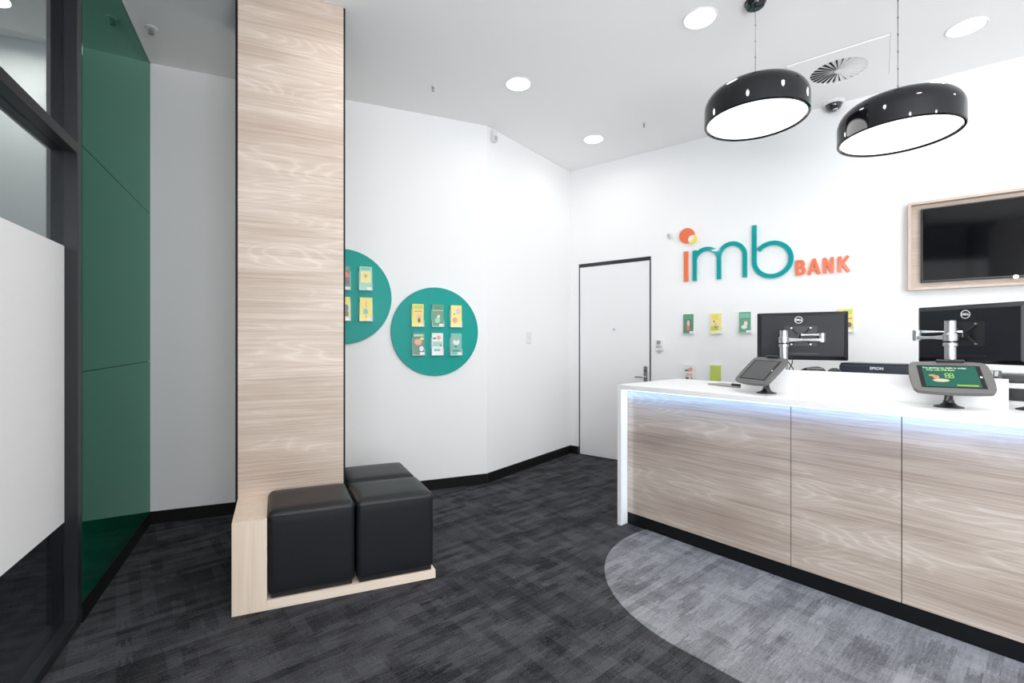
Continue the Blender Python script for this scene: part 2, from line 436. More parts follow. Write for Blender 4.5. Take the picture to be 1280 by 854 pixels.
# green back-painted glass wall, three panels with fine joints
wl_ = structure(empty('wall_left', (LA[0], LA[1], 0), ANG_L))
bm = nb(); box(bm, -1.262, .0, .012, .12, 0, H); obj('backing', bm, mat('dark_backing', (.01, .02, .015, 1), .6), wl_)
for z0, z1 in ((.087, 1.113), (1.116, 2.119), (2.122, H)):
    bm = nb(); box(bm, -1.262, -.001, 0, .011, z0, z1, .0006, 1); obj('glass_panel', bm, GREENGLASS, wl_)
bm = nb(); box(bm, -1.262, 0, -.004, -.0005, H - .006, H); obj('ceiling_trim', bm, LTGREY, wl_)

# black framed shopfront glazing
wn = structure(empty('window_1', (LA[0], LA[1], 0), ANG_L))
GX = .0445
bm = nb(); box(bm, -1.317, -1.266, 0, .10, 0, H, .0015, 1); obj('mullion', bm, FRAMEBLK, wn)
bm = nb(); box(bm, -1.266, -1.263, .004, .05, 0, H); obj('glazing_bead', bm, mat('dark_rubber', (.006, .006, .006, 1), .6), wn)
for xx in (-2.75, -4.2, -5.65):
    bm = nb(); box(bm, xx - .05, xx, 0, .10, 0, H); obj('mullion', bm, FRAMEBLK, wn)
bm = nb(); box(bm, -6.0, -1.317, 0, .10, 2.068, 2.113, .0015, 1); obj('transom', bm, FRAMEBLK, wn)
bm = nb(); box(bm, -6.0, -1.317, 0, .10, 0, .042, .0015, 1); obj('sill', bm, FRAMEBLK, wn)
bm = nb(); box(bm, -6.0, -1.317, 0, .10, H - .05, H); obj('head_rail', bm, FRAMEBLK, wn)
prev = -1.317
for xx in (-2.75, -4.2, -5.65):
    bm = nb(); box(bm, xx, prev, GX, GX + .008, .042, 2.068); p = obj('pane', bm, GLASS, wn)
    bm = nb(); box(bm, xx, prev, GX - .0006, GX - .0001, .473, 1.661); obj('frosted_film', bm, FILM, p)
    bm = nb(); box(bm, xx, prev, GX, GX + .008, 2.113, H - .05); obj('pane', bm, GLASS, wn)
    prev = xx - .05

l = area_light('side_fill', frame_point(LA, ANG_L, -4.75, -.05, 1.45), 2.2, SIDE_FILL_W, size_y=2.2, col=(.98, .99, 1.0))  # added lamp just inside the glazing, out of view, lights the counter front
l.rotation_euler = (-pi / 2, 0, ANG_L)

# door in the rear wall
dr = structure(empty('door_1', (BC[0], BC[1], 0), ANG_BACK))
bm = nb(); box(bm, .116, .128, -.006, 0, 0, 2.104); box(bm, .926, .936, -.006, 0, 0, 2.104); box(bm, .128, .926, -.006, 0, 2.066, 2.104); box(bm, .128, .926, -.006, 0, 0, .008)
obj('frame', bm, mat('dark_frame_and_gap', (.025, .025, .026, 1), .4), dr)  # frame strips; the lowest one paints the shaded gap under the leaf
bm = nb(); box(bm, .132, .922, -.012, -.0005, .012, 2.062, .001, 1); leaf = obj('leaf', bm, DOORW, dr)
hd = obj('handle_plate', box(nb(), .866, .908, -.018, -.0122, .845, 1.0, .002), SILVER, leaf)
bm = nb(); cyl(bm, .009, -.055, -.018, (.888, 0, .893), 'y', 16); tube(bm, smooth_curve([(.888, -.052, .893), (.86, -.056, .893), (.79, -.056, .893)], 5), .008, 10)
cyl(bm, .011, -.0235, -.018, (.888, 0, .958), 'y', 16)
hh = obj('lever_and_lock', bm, CHROME, leaf, smooth=True)
bm = nb(); cyl(bm, .011, -.0155, -.0122, (.539, 0, 1.376), 'y', 16); obj('peephole', bm, CHROME, leaf)

# ------------------------------------------------------------------ ceiling fittings
def make_downlight(loc, label, watts=DOWNLIGHT_W):
    t = thing('ceiling_downlight', label, 'ceiling light', loc, 0, 'recessed ceiling downlights')
    bm = nb(); lathe(bm, [(.086, 0), (.098, 0), (.098, -.003), (.094, -.006), (.086, -.004)], 40, close=True); obj('trim_ring', bm, PLASTIC, t, smooth=True)
    bm = nb(); cyl(bm, .0862, -.0025, -.0005); obj('lens', bm, LENS, t)
    area_light('lamp', (0, 0, -.012), .16, watts, parent=t, spread=165)
    return t
for (x, y, lb) in [(.047, 3.48, 'round white recessed downlight nearest the wooden column, above the open floor'),
                   (.768, 4.43, 'round white recessed downlight in front of the white door, the farthest one'),
                   (1.109, 2.774, 'round white recessed downlight just left of the left pendant lamp'),
                   (2.755, 2.852, 'round white recessed downlight above the right pendant lamp')]:
    make_downlight((x, y, H), lb)
for (x, y, lb) in [(-.62, 2.30, 'in front of the wooden column'), (.39, 1.55, 'added above the open floor before the counter'), (1.95, 1.45, 'added above the middle of the counter'), (3.5, 1.7, 'added above the staff side of the counter'),
                   (3.0, .2, 'added beyond the right end of the counter'), (1.2, .2, 'added over the entrance area'), (2.0, -1.1, 'added by the front window'), (3.6, -1.2, 'added in the front right corner')]:
    make_downlight((x, y, H), 'recessed ceiling downlight out of the photo, ' + lb)  # all but the one before the column are added to light the room

def make_sprinkler(loc, label, s=1.0):
    t = thing('fire_sprinkler', label, 'sprinkler', loc, .4, 'ceiling sprinklers')
    bm = nb(); lathe(bm, [(.012 * s, 0), (.030 * s, 0), (.030 * s, -.003), (.020 * s, -.007), (.012 * s, -.007)], 24, close=True); obj('escutcheon', bm, PLASTIC, t, smooth=True)
    bm = nb(); cyl(bm, .007 * s, -.022, 0, seg=12); tube(bm, [(-.011 * s, 0, -.007), (-.011 * s, 0, -.025), (0, 0, -.034)], .002, 6); tube(bm, [(.011 * s, 0, -.007), (.011 * s, 0, -.025), (0, 0, -.034)], .002, 6)
    obj('nozzle', bm, GREYPL, t, smooth=True)
    bm = nb(); cyl(bm, .013 * s, -.037, -.034, seg=12); obj('deflector', bm, GREYPL, t)
    return t
make_sprinkler((-.59, 3.513, H), 'small ceiling sprinkler right of the wooden column', .65)
make_sprinkler((1.152, 4.105, H), 'small ceiling sprinkler left of the left pendant lamp, before the rear wall', .5)
make_sprinkler((-2.193, 2.859, H), 'ceiling sprinkler beside the green glass wall', 1.15)

# air diffuser
t = thing('air_vent', 'square white ceiling air vent with round swirl grille between the pendant lamps', 'air vent', (2.288, 3.30, H), ANG_BACK)
bm = nb(); R = .168
outer = [(-.28, -.28), (.28, -.28), (.28, .28), (-.28, .28)]
n = 48
ring_o = []; 
for i in range(n):
    a = 2 * pi * i / n + pi / 4 + pi / n * 0; c_, s_ = cos(a), sin(a); k = .28 / max(abs(c_), abs(s_)); ring_o.append((c_ * k, s_ * k))
ri = [(cos(2 * pi * i / n + pi / 4) * R, sin(2 * pi * i / n + pi / 4) * R) for i in range(n)]
for z in (-.011, 0):
    A = [bm.verts.new((p[0], p[1], z)) for p in ring_o]; B = [bm.verts.new((p[0], p[1], z)) for p in ri]
    for i in range(n): bm.faces.new((A[i], A[(i + 1) % n], B[(i + 1) % n], B[i]))
    if z < 0: A0, B0 = A, B
for i in range(n):
    bm.faces.new((A0[i], A0[(i + 1) % n], A[(i + 1) % n], A[i])); bm.faces.new((B0[i], B0[(i + 1) % n], B[(i + 1) % n], B[i]))
bmesh.ops.recalc_face_normals(bm, faces=bm.faces[:])
obj('face_plate', bm, CEIL, t)
bm = nb()
for (a, b_, c_, e) in ((-.284, .284, -.284, -.280), (-.284, .284, .280, .284), (-.284, -.280, -.28, .28), (.280, .284, -.28, .28)): box(bm, a, b_, c_, e, -.002, 0)
obj('shadow_gap', bm, mat('grey_joint', (.55, .55, .55, 1), .8), t)
bm = nb(); cyl(bm, R, -.0012, -.0002, seg=48); obj('shade_disc', bm, VENTDARK, t)  # flat dark disc paints the shade behind the blades
for i in range(26):
    a = 2 * pi * i / 26
    bm = nb()
    # a radial blade pitched about its own length
    r0, r1 = .02, R
    w0, w1 = .003, .0135
    prof = []
    for r_, w_ in ((r0, w0), (r1, w1)):
        for sgn, zz in ((-1, -.0030), (1, -.0105)):
            prof.append(Vector((r_, sgn * w_ , zz)))
    v = [bm.verts.new(p) for p in prof] + [bm.verts.new(p + Vector((0, 0, -.0008))) for p in prof]
    for q in ((0, 1, 3, 2), (4, 5, 7, 6), (0, 1, 5, 4), (2, 3, 7, 6), (0, 2, 6, 4), (1, 3, 7, 5)): bm.faces.new([v[k] for k in q])
    bmesh.ops.recalc_face_normals(bm, faces=bm.faces[:])
    bmesh.ops.rotate(bm, verts=bm.verts[:], cent=(0, 0, 0), matrix=Matrix.Rotation(a, 3, 'Z'))
    obj('blade', bm, PLASTIC, t)
bm = nb(); cyl(bm, .022, -.0125, -.0015, seg=24); obj('hub', bm, PLASTIC, t)

# dome camera
t = thing('dome_camera', 'small black dome security camera on the ceiling between the pendants', 'security camera', (2.562, 3.748, H))
bm = nb(); lathe(bm, [(0, 0), (.075, 0), (.075, -.012), (.066, -.022), (0, -.022)], 32); obj('base', bm, PLASTIC, t, smooth=True)
bm = nb(); lathe(bm, [(.058 * cos(radians(k)), -.022 - .052 * sin(radians(k))) for k in range(0, 91, 10)], 32); obj('dome', bm, mat('smoked_dome', (.02, .02, .02, 1), .05, coat=1), t, smooth=True)
bm = nb(); cyl(bm, .02, -.064, -.048, (0, -.018, -.006), seg=20); obj('lens', bm, LTGREY, t)

# pendants
def make_pendant(x, y, zr, label):
    t = thing('pendant_lamp', label, 'pendant lamp', (x, y, zr), 0, 'black dome pendant lamps')
    r = .265; hs = .085; rc = .10
    prof = [(r - .016, .004), (r - .013, -.002), (r - .004, -.003), (r, .002), (r, hs)]
    prof += [(r - rc + rc * cos(radians(a)), hs + rc * sin(radians(a))) for a in range(8, 91, 8)]
    prof += [(r - rc, hs + rc), (.03, hs + rc + .004), (0, hs + rc + .004)]
    inner = [(0, hs + rc - .004), (r - rc, hs + rc - .005)] + [(r - rc + (rc - .006) * cos(radians(a)), hs + (rc - .006) * sin(radians(a))) for a in range(82, 0, -10)] + [(r - .006, hs), (r - .006, .02), (r - .016, .004)]
    bm = nb(); lathe(bm, prof + inner[::1], 96); obj('shade', bm, LAMPBLK, t, smooth=True)
    bm = nb(); cyl(bm, r - .0165, .006, .010, seg=72); obj('diffuser', bm, PDISC, t)
    bm = nb(); cyl(bm, .014, hs + rc + .003, hs + rc + .03, seg=20, bev=.003); obj('cable_grip', bm, CHROME, t, smooth=True)
    bm = nb(); cyl(bm, .0016, hs + rc + .03, H - zr - .03, seg=8)
    for k in range(6): cyl(bm, .0032, hs + rc + .08 + k * .09, hs + rc + .088 + k * .09, seg=8)
    obj('suspension_wire', bm, mat('wire_grey', (.12, .12, .12, 1), .35, metal=.7), t)
    z = H - zr
    bm = nb(); lathe(bm, [(0, z - .001), (.056, z - .001), (.056, z - .012), (.045, z - .03), (0, z - .032)], 32); obj('ceiling_rose', bm, LAMPBLK, t, smooth=True)
    area_light('lamp', (0, 0, -.004), .48, PENDANT_W, parent=t, spread=170)
    return t
make_pendant(1.364, 2.637, 2.4846, 'glossy black round pendant lamp, the left and higher hung of two')
make_pendant(2.023, 2.466, 2.320, 'glossy black round pendant lamp, the right and lower hung of two')

# ------------------------------------------------------------------ column and bench with ottomans (slightly skewed plan)
# local frame: x along the bench front, y towards the rear; the plan leans 4 degrees
SK = (cos(ANG_L - ANG_A), sin(ANG_L - ANG_A))
def skew(bm):
    for v in bm.verts:
        a, b_ = v.co.x, v.co.y
        v.co.x = a + b_ * SK[0]; v.co.y = b_ * SK[1]
    return bm
def sbox(x0, x1, y0, y1, z0, z1, bev=0.0, seg=2, bm=None):
    bm = bm or nb(); box(bm, x0, x1, y0, y1, z0, z1, bev, seg); return bm
BL = (BENCH[0], BENCH[1], 0)
t = thing('timber_column', 'tall square column faced in pale oak with black edges, rising behind the ottomans', 'column', BL, ANG_A)
CB = .392
obj('timber_panel', skew(sbox(.0, .525, CB, CB + .5, .0, H - .002)), OAK_COL, t)
bm = sbox(-.012, .0, CB + .004, CB + .5, 0, H - .002); obj('edge_trim', skew(bm), BLACK, t)
bm = sbox(.525, .535, CB + .004, CB + .5, 0, H - .002); obj('edge_trim', skew(bm), BLACK, t)

t = thing('bench', 'pale oak bench plinth with tall end block holding the black ottomans', 'bench', BL, ANG_A)
obj('end_block', skew(sbox(0, .143, 0, CB - .002, 0, .424, .0012, 1)), OAK_BENCH, t)
bm = sbox(.1435, .937, 0, CB - .002, 0, .043, .001, 1); sbox(.537, .937, CB - .002, .75, 0, .043, 0, 1, bm); obj('plinth', skew(bm), OAK_BENCH_X, t)
obj('back_board', skew(sbox(.537, .925, .722, .75, .043, .432)), OAK_BENCH_X, t)
obj('divider_board', skew(sbox(.545, .925, .349, .364, .043, .418)), OAK_BENCH_X, t)

def ottoman(x0, x1, y0, y1, label, z0=.046, z1=.452):
    t = thing('ottoman', label, 'ottoman', BL, ANG_A, 'black cube ottomans on the oak bench')
    bm = nb(); box(bm, x0, x1, y0, y1, z0 + .012, z1, .022, 5)
    cx_, cy_, cz_ = (x0 + x1) / 2, (y0 + y1) / 2, (z0 + z1) / 2
    bmesh.ops.subdivide_edges(bm, edges=[e for e in bm.edges if e.calc_length() > .1], cuts=7, use_grid_fill=True)
    for v in bm.verts:
        fx = 1 - abs(v.co.x - cx_) / ((x1 - x0) / 2); fy = 1 - abs(v.co.y - cy_) / ((y1 - y0) / 2); fz = 1 - abs(v.co.z - cz_) / ((z1 - z0) / 2)
        if v.co.z > z1 - .001: v.co.z += .007 * min(1, 2.2 * fx) ** .5 * min(1, 2.2 * fy) ** .5 if fx > 0 and fy > 0 else 0
        # soft drape of the top edge
        if v.co.z > z1 - .03: pass
    obj('cover', skew(bm), LEATHER, t, smooth=True)
    # stitched seam round the top edge
    bm = nb(); zz = z1 - .024; e = .0008; q = .02
    loop = []
    for (cx2, cy2, a0) in ((x1 - q, y0 + q, -90), (x1 - q, y1 - q, 0), (x0 + q, y1 - q, 90), (x0 + q, y0 + q, 180)):
        for k in range(5):
            a = radians(a0 + 22.5 * k); loop.append((cx2 + (q + e) * cos(a), cy2 + (q + e) * sin(a), zz))
    loop.append(loop[0]); tube(bm, loop, .0022, 6)
    obj('piping', skew(bm), LEATHER, t, smooth=True)
    bm = nb(); box(bm, x0 + .012, x1 - .012, y0 + .012, y1 - .012, z0 - .003, z0 + .016); obj('base', skew(bm), BLKPL, t)
    return t
ottoman(.1470, .5330, .006, .372, 'black leather cube ottoman at the front left, against the oak end block')
ottoman(.5420, .9290, .002, .346, 'black leather cube ottoman at the front right corner of the bench')
ottoman(.5420, .9260, .368, .719, 'black leather cube ottoman at the back, right of the column')

# ------------------------------------------------------------------ leaflet discs and leaflets
def disc(x, z, r, label):
    t = thing('display_disc', label, 'display board', frame_point(AB, ANG_A, x, 0, z), ANG_A, 'round teal leaflet boards')
    bm = nb(); lathe(bm, [(0, -.022), (r - .002, -.022), (r, -.020), (r, -.008), (0, -.008)], 96, axis='y'); obj('disc', bm, TEAL, t, smooth=True)
    obj('wall_mount', cyl_new(.2, -.008, -.001), BLKPL, t)
    return t
disc(-.46, 1.333, .372, 'whole teal round board on the white wall, the lower one right of the column')
disc(-1.20, 1.602, .374, 'teal round board partly hidden behind the wooden column, the higher one')

INK = {'g': srgb(40, 150, 95), 'y': srgb(245, 225, 70), 'l': srgb(190, 210, 40), 'w': srgb(238, 240, 240), 'o': srgb(240, 160, 110), 'b': srgb(60, 70, 140), 't': srgb(90, 190, 170),
       'c': srgb(250, 235, 130), 'k': srgb(60, 62, 70), 'p': srgb(235, 190, 175), 'd': srgb(30, 120, 85), 'a': srgb(150, 215, 190), 'r': srgb(225, 95, 60)}
def ink(k): return mat('ink_' + k, tuple(c * .86 + .12 for c in INK[k][:3]) + (1,), .3)
def blob(bm, cx_, cz, rx, rz, y0, y1, n=16): prism(bm, [(cx_ + rx * cos(2 * pi * i / n), cz + rz * sin(2 * pi * i / n)) for i in range(n)], y0, y1, 'y')
def leaflet(origin, ang, x, z, depth, cover, art, where, what, grp, footer=True):
    """holder and the leaflet standing in it; x is the centre, z the bottom of the holder"""
    P = frame_point(origin, ang, x, -depth, z)
    h = thing('leaflet_holder', 'acrylic holder of the ' + what + ' ' + grp, 'leaflet holder', P, ang, 'acrylic holders ' + grp)
    bm = nb(); box(bm, -.051, .051, -.004, -.0005, 0, .150, .0008, 1); obj('back_plate', bm, ACRYL, h)
    bm = nb(); box(bm, -.051, .051, -.034, -.0035, 0, .004); box(bm, -.051, -.0485, -.034, -.004, .004, .055); box(bm, .0485, .051, -.034, -.004, .004, .055)
    obj('pocket', bm, ACRYL, h)
    b = thing('leaflet', (what + ' ' + where).replace('place ', ''), 'leaflet', P, ang, 'leaflets ' + grp)
    bm = nb(); box(bm, -.0475, .0475, -.024, -.006, .0045, .187); obj('page_stack', bm, ink('w'), b)
    y = -.0245
    bm = nb(); box(bm, -.0475, .0475, y, -.024, .0045, .187); obj('cover', bm, ink(cover), b)
    for (nm, kind, col, cx_, cz, rx, rz) in art:
        bm = nb()
        if kind == 'e': blob(bm, cx_, cz, rx, rz, y - .0006, y)
        else: box(bm, cx_ - rx, cx_ + rx, y - .0006, y, cz - rz, cz + rz)
        obj(nm, bm, ink(col), b)
    if footer:
        bm = nb(); box(bm, .010, .0475, y - .001, y, .006, .026); obj('footer_label', bm, ink('w'), b)
person_art = lambda c1, c2, c3: [('title', 'b', c1, 0, .160, .036, .012), ('picture', 'e', c2, .002, .095, .018, .022), ('picture', 'e', c3, -.004, .058, .026, .024)]
ga = 'on the lower teal board'
A_SET = [
    (-.617, 1.372, 'y', [('title', 'b', 'l', 0, .162, .040, .016), ('title', 'b', 'r', .0, .128, .030, .004), ('picture', 'e', 'p', .008, .085, .022, .024), ('picture', 'e', 'k', .010, .055, .012, .022)], 'yellow leaflet with a red line', 'in the upper left place ' + ga),
    (-.449, 1.373, 'g', [('title', 'b', 'd', 0, .162, .036, .013), ('rule', 'b', 'w', 0, .136, .044, .0015), ('picture', 'e', 'r', .004, .105, .009, .010), ('picture', 'e', 'w', .004, .088, .012, .018), ('picture', 'e', 'a', -.004, .055, .022, .024)], 'green leaflet with a white figure', 'in the upper middle place ' + ga),
    (-.291, 1.371, 'c', [('title', 'e', 'p', .016, .135, .022, .026), ('picture', 'e', 'k', -.018, .112, .005, .007), ('picture', 'e', 'o', -.012, .06, .022, .024)], 'pale yellow leaflet with faint pink drawing', 'in the upper right place ' + ga),
    (-.611, 1.136, 'd', [('title', 'b', 'a', 0, .165, .040, .009), ('picture', 'e', 'o', -.004, .110, .032, .026), ('picture', 'e', 'y', .028, .138, .016, .012), ('picture', 'e', 'w', .024, .055, .018, .022)], 'dark green leaflet with an orange oval', 'in the lower left place ' + ga),
    (-.453, 1.134, 'w', [('title', 'b', 'k', -.026, .142, .012, .007), ('picture', 'e', 'o', .010, .148, .017, .018), ('rule', 'b', 'a', 0, .095, .04, .02), ('title', 'b', 't', -.004, .045, .026, .009), ('picture', 'e', 'r', .028, .083, .009, .010)], 'white leaflet with small orange dot', 'in the lower middle place ' + ga),
    (-.291, 1.132, 't', [('picture', 'e', 'w', 0, .115, .028, .030), ('picture', 'e', 'o', 0, .138, .015, .014), ('picture', 'e', 'k', -.004, .078, .014, .008), ('title', 'b', 'd', -.004, .040, .030, .007)], 'teal leaflet with a white disc', 'in the lower right place ' + ga),
]
gb = 'on the higher teal board'
A_SET += [
    (-1.030, 1.655, 'a', [('title', 'b', 't', 0, .170, .036, .009), ('picture', 'b', 'c', 0, .105, .038, .045), ('picture', 'e', 'p', .002, .115, .014, .015)], 'pale aqua leaflet', 'in the upper right place ' + gb),
    (-1.027, 1.411, 'y', [('rule', 'b', 'o', 0, .130, .004, .030), ('picture', 'e', 't', -.004, .075, .019, .022), ('picture', 'b', 'r', 0, .035, .003, .012)], 'yellow leaflet with a small teal shape', 'in the lower right place ' + gb),
    (-1.193, 1.652, 'd', [('title', 'b', 'g', 0, .168, .036, .010), ('picture', 'e', 'r', .020, .115, .020, .024), ('picture', 'e', 'k', .020, .070, .018, .030)], 'dark green leaflet with a red picture', 'half hidden at the top'),
    (-1.193, 1.411, 'y', [('picture', 'e', 'b', .014, .100, .020, .030), ('picture', 'b', 'k', .020, .055, .014, .020)], 'yellow leaflet with a blue figure', 'half hidden at the bottom'),
]
for (x, z, cov, art, what, where) in A_SET: leaflet(AB, ANG_A, x, z, .022, cov, art, where, what, 'on the teal boards')
gc = 'on the rear wall'
B_SET = [
    (1.311, 1.322, 'd', [('title', 'b', 'g', 0, .160, .040, .018), ('picture', 'e', 'p', 0, .100, .013, .030), ('picture', 'e', 'r', -.002, .055, .016, .024)], 'green leaflet with a pink figure', 'below the orange letter i ' + gc),
    (1.560, 1.322, 'c', [('title', 'b', 'y', -.008, .150, .030, .022), ('picture', 'b', 'l', -.012, .05, .034, .02), ('picture', 'e', 'k', -.018, .112, .008, .008), ('picture', 'e', 'p', -.004, .075, .015, .028)], 'yellow leaflet with a pale figure', 'below the letter m ' + gc),
    (1.802, 1.324, 'g', [('title', 'b', 't', 0, .155, .040, .020), ('picture', 'e', 'r', 0, .110, .013, .010), ('picture', 'e', 'w', .006, .085, .015, .022), ('picture', 'e', 'w', -.006, .055, .024, .018)], 'green leaflet with a white figure', 'left of the left monitor ' + gc),
    (2.530, 1.322, 'y', [('title', 'b', 'l', .01, .160, .030, .018), ('title', 'b', 'r', .02, .110, .020, .005), ('picture', 'e', 'k', .022, .06, .016, .020)], 'yellow leaflet showing at the right edge', 'of the left monitor'),
    (1.319, .845, 'w', [('title', 'b', 'd', -.022, .130, .018, .009), ('picture', 'e', 'o', .012, .140, .022, .020), ('picture', 'b', 'k', -.020, .058, .016, .009), ('picture', 'b', 'o', .022, .06, .012, .01), ('picture', 'b', 'p', 0, .09, .030, .015)], 'white leaflet with orange drawing', 'peeking over the counter end'),
    (1.556, .845, 'l', [('title', 'b', 'l', 0, .16, .038, .014), ('picture', 'e', 'o', .026, .055, .010, .008)], 'lime green leaflet', 'peeking over the counter end'),
]
for (x, z, cov, art, what, where) in B_SET: leaflet(BC, ANG_BACK, x, z, 0, cov, art, where, what, 'on the rear wall')

# ------------------------------------------------------------------ sign on the rear wall
t = thing('wall_sign', 'raised imb bank lettering in teal and orange on the rear wall', 'sign', frame_point(BC, ANG_BACK, 0, 0, 0), ANG_BACK)
Y0, Y1 = -.024, 0.0
bm = nb(); lathe(bm, [(0, Y0 - .004), (.071, Y0 - .004), (.071, Y1), (0, Y1)], 48, (1.297, 0, 2.257), 'y'); obj('orange_dot', bm, ORANGE, t)
bm = nb(); lathe(bm, [(0, Y0 - .012), (.040, Y0 - .012), (.040, Y0 - .0045), (0, Y0 - .0045)], 36, (1.352, 0, 2.212), 'y'); yd = obj('yellow_dot', bm, YELLOW, t)
bm = nb()
pts = arc(1.352, 2.212, .040, .040, 108, 232, 14) + arc(1.297, 2.257, .071, .071, -66, 8, 10)[::1]
pts = [p for p in pts if (p[0] - 1.352) ** 2 + (p[1] - 2.212) ** 2 <= .0402 ** 2 and (p[0] - 1.297) ** 2 + (p[1] - 2.257) ** 2 <= .0712 ** 2]
prism(bm, pts, Y0 - .0135, Y0 - .0121, 'y'); obj('white_overlap', bm, mat('white_sign_acrylic', (.85, .85, .85, 1), .2, coat=.4), t)
W = .037
bm = nb(); band(bm, [(1.288, 1.820), (1.288, 2.108)], W, Y0, Y1); obj('letter_i', bm, ORANGE, t)
bm = nb()
band(bm, [(1.368, 1.820), (1.368, 2.108)], W, Y0, Y1)
band(bm, arc(1.476, 2.010, .108, .100, 174, 0, 24) + [(1.584, 1.820)], W, Y0 - .0006, Y1)
band(bm, arc(1.692, 2.020, .108, .112, 180, 0, 24) + [(1.800, 1.820)], W, Y0 - .0003, Y1)
obj('letter_m', bm, TEALSIGN, t)
bm = nb()
band(bm, [(1.876, 1.955), (1.876, 2.268)], W, Y0, Y1)
rx, rz = .140, .142
ringpts = arc(2.020, 1.950, rx, rz, 0, 360, 64)
band(bm, arc(2.016, 1.953, rx, rz, 139, -180, 60), W, Y0 - .0005, Y1)
obj('letter_b', bm, TEALSIGN, t)
ztop, zb = 1.916, 1.812; hl = ztop - zb; W2 = .022
def letter(name, strokes):
    bm = nb()
    for k, s in enumerate(strokes): band(bm, s, W2, Y0 - .0003 * k, Y1)
    obj(name, bm, ORANGE, t)
x = 2.200
letter('letter_b', [[(x, zb - W2 / 2), (x, ztop + W2 / 2)], [(x, ztop)] + arc(x + .024, ztop - .025, .020, .025, 90, -90, 10) + [(x, ztop - .05)], [(x, ztop - .05)] + arc(x + .026, zb + .027, .024, .027, 90, -90, 10) + [(x, zb)]])
x = 2.284
letter('letter_a', [[(x, zb - W2 / 2), (x + .035, ztop + W2 / 2)], [(x + .035, ztop + W2 / 2), (x + .070, zb - W2 / 2)], [(x + .014, zb + .026), (x + .056, zb + .026)]])
x = 2.392
letter('letter_n', [[(x, zb - W2 / 2), (x, ztop + W2 / 2)], [(x, ztop + .006), (x + .050, zb - .006)], [(x + .050, zb - W2 / 2), (x + .050, ztop + W2 / 2)]])
x = 2.492
letter('letter_k', [[(x, zb - W2 / 2), (x, ztop + W2 / 2)], [(x + .002, zb + .038), (x + .054, ztop + W2 / 2)], [(x + .020, zb + .058), (x + .060, zb - W2 / 2)]])

# ------------------------------------------------------------------ screen in its oak box on the rear wall
TX0, TX1, TZ0, TZ1, TD = 2.905, 4.0, 1.624, 2.262, .075
t = thing('wall_television', 'black flat television in a pale oak box frame on the rear wall', 'television', frame_point(BC, ANG_BACK, 0, 0, 0), ANG_BACK)
bm = nb(); box(bm, TX0, TX1, -.020, 0, TZ0, TZ1); obj('back_board', bm, OAK_TV, t)
e = .018
for q in (TZ0, TZ1 - e): obj('frame_rail', box(nb(), TX0, TX1, -TD, -.0202, q, q + e), OAK_TV, t)
for q in (TX0, TX1 - e): obj('frame_stile', box(nb(), q, q + e, -TD, -.0202, TZ0 + e, TZ1 - e), OAK_TVZ, t)
bm = nb(); box(bm, TX0 + .072, TX1 - .072, -.060, -.022, TZ0 + .052, TZ1 - .052, .003, 2); obj('casing', bm, BLKPL, t)
bm = nb(); box(bm, TX0 + .082, TX1 - .082, -.0612, -.0602, TZ0 + .066, TZ1 - .060); obj('screen', bm, SCREENBLK, t)
bm = nb(); cyl(bm, .014, -.0625, -.0605, ((TX0 + TX1) / 2, 0, TZ0 + .056), 'y', 20); obj('emblem', bm, SILVER, t)

# ------------------------------------------------------------------ small wall fittings
t = thing('security_sensor', 'small white sensor box high on the corner of the angled wall under the ceiling', 'sensor', frame_point(AB, ANG_ANGLED, .072, 0, 3.085), ANG_ANGLED)
bm = nb(); box(bm, -.028, .028, -.045, 0, -.055, .05, .008, 3); obj('housing', bm, PLASTIC, t, smooth=True)
bm = nb(); box(bm, -.02, .02, -.0475, -.0452, -.045, -.005, .001, 1); obj('lens', bm, LTGREY, t)
t = thing('motion_sensor', 'small round white sensor on the rear wall left of the orange dot', 'sensor', frame_point(BC, ANG_BACK, 1.131, 0, 2.281), ANG_BACK)
bm = nb(); cyl(bm, .034, -.012, 0, (0, 0, 0), 'y', 28, .003); obj('base', bm, PLASTIC, t, smooth=True)
bm = nb(); lathe(bm, [(.024 * cos(radians(k)), -.012 - .03 * sin(radians(k))) for k in range(0, 91, 15)], 24, (0, 0, .003), 'y'); obj('dome', bm, PLASTIC, t, smooth=True)
bm = nb(); cyl(bm, .007, -.046, -.040, (0, 0, .003), 'y', 16); obj('lens', bm, GREYPL, t)
t = thing('light_switch', 'small white switch plate on the angled wall', 'switch', frame_point(AB, ANG_ANGLED, .633, 0, 1.287), ANG_ANGLED)
bm = nb(); box(bm, -.036, .036, -.009, 0, -.057, .057, .003, 2); obj('plate', bm, PLASTIC, t)
bm = nb(); box(bm, -.010, .010, -.014, -.0092, -.018, .018, .002, 1); obj('rocker', bm, PLASTIC, t)
t = thing('door_keypad', 'white access keypad on the rear wall right of the door handle', 'keypad', frame_point(BC, ANG_BACK, 1.028, 0, 1.215), ANG_BACK)
bm = nb(); box(bm, -.036, .036, -.022, 0, -.055, .055, .005, 2); obj('housing', bm, PLASTIC, t)
bm = nb(); box(bm, -.026, .012, -.0235, -.0222, .005, .042); obj('display', bm, GREYPL, t)
for k in range(3):
    bm = nb(); box(bm, -.027 + k * .019, -.014 + k * .019, -.0245, -.0222, -.028, -.006, .001, 1); obj('key', bm, GREYPL if k < 2 else LTGREY, t)
bm = nb(); box(bm, -.03, .02, -.026, -.005, -.068, -.0565); obj('cable_gland', bm, LTGREY, t)

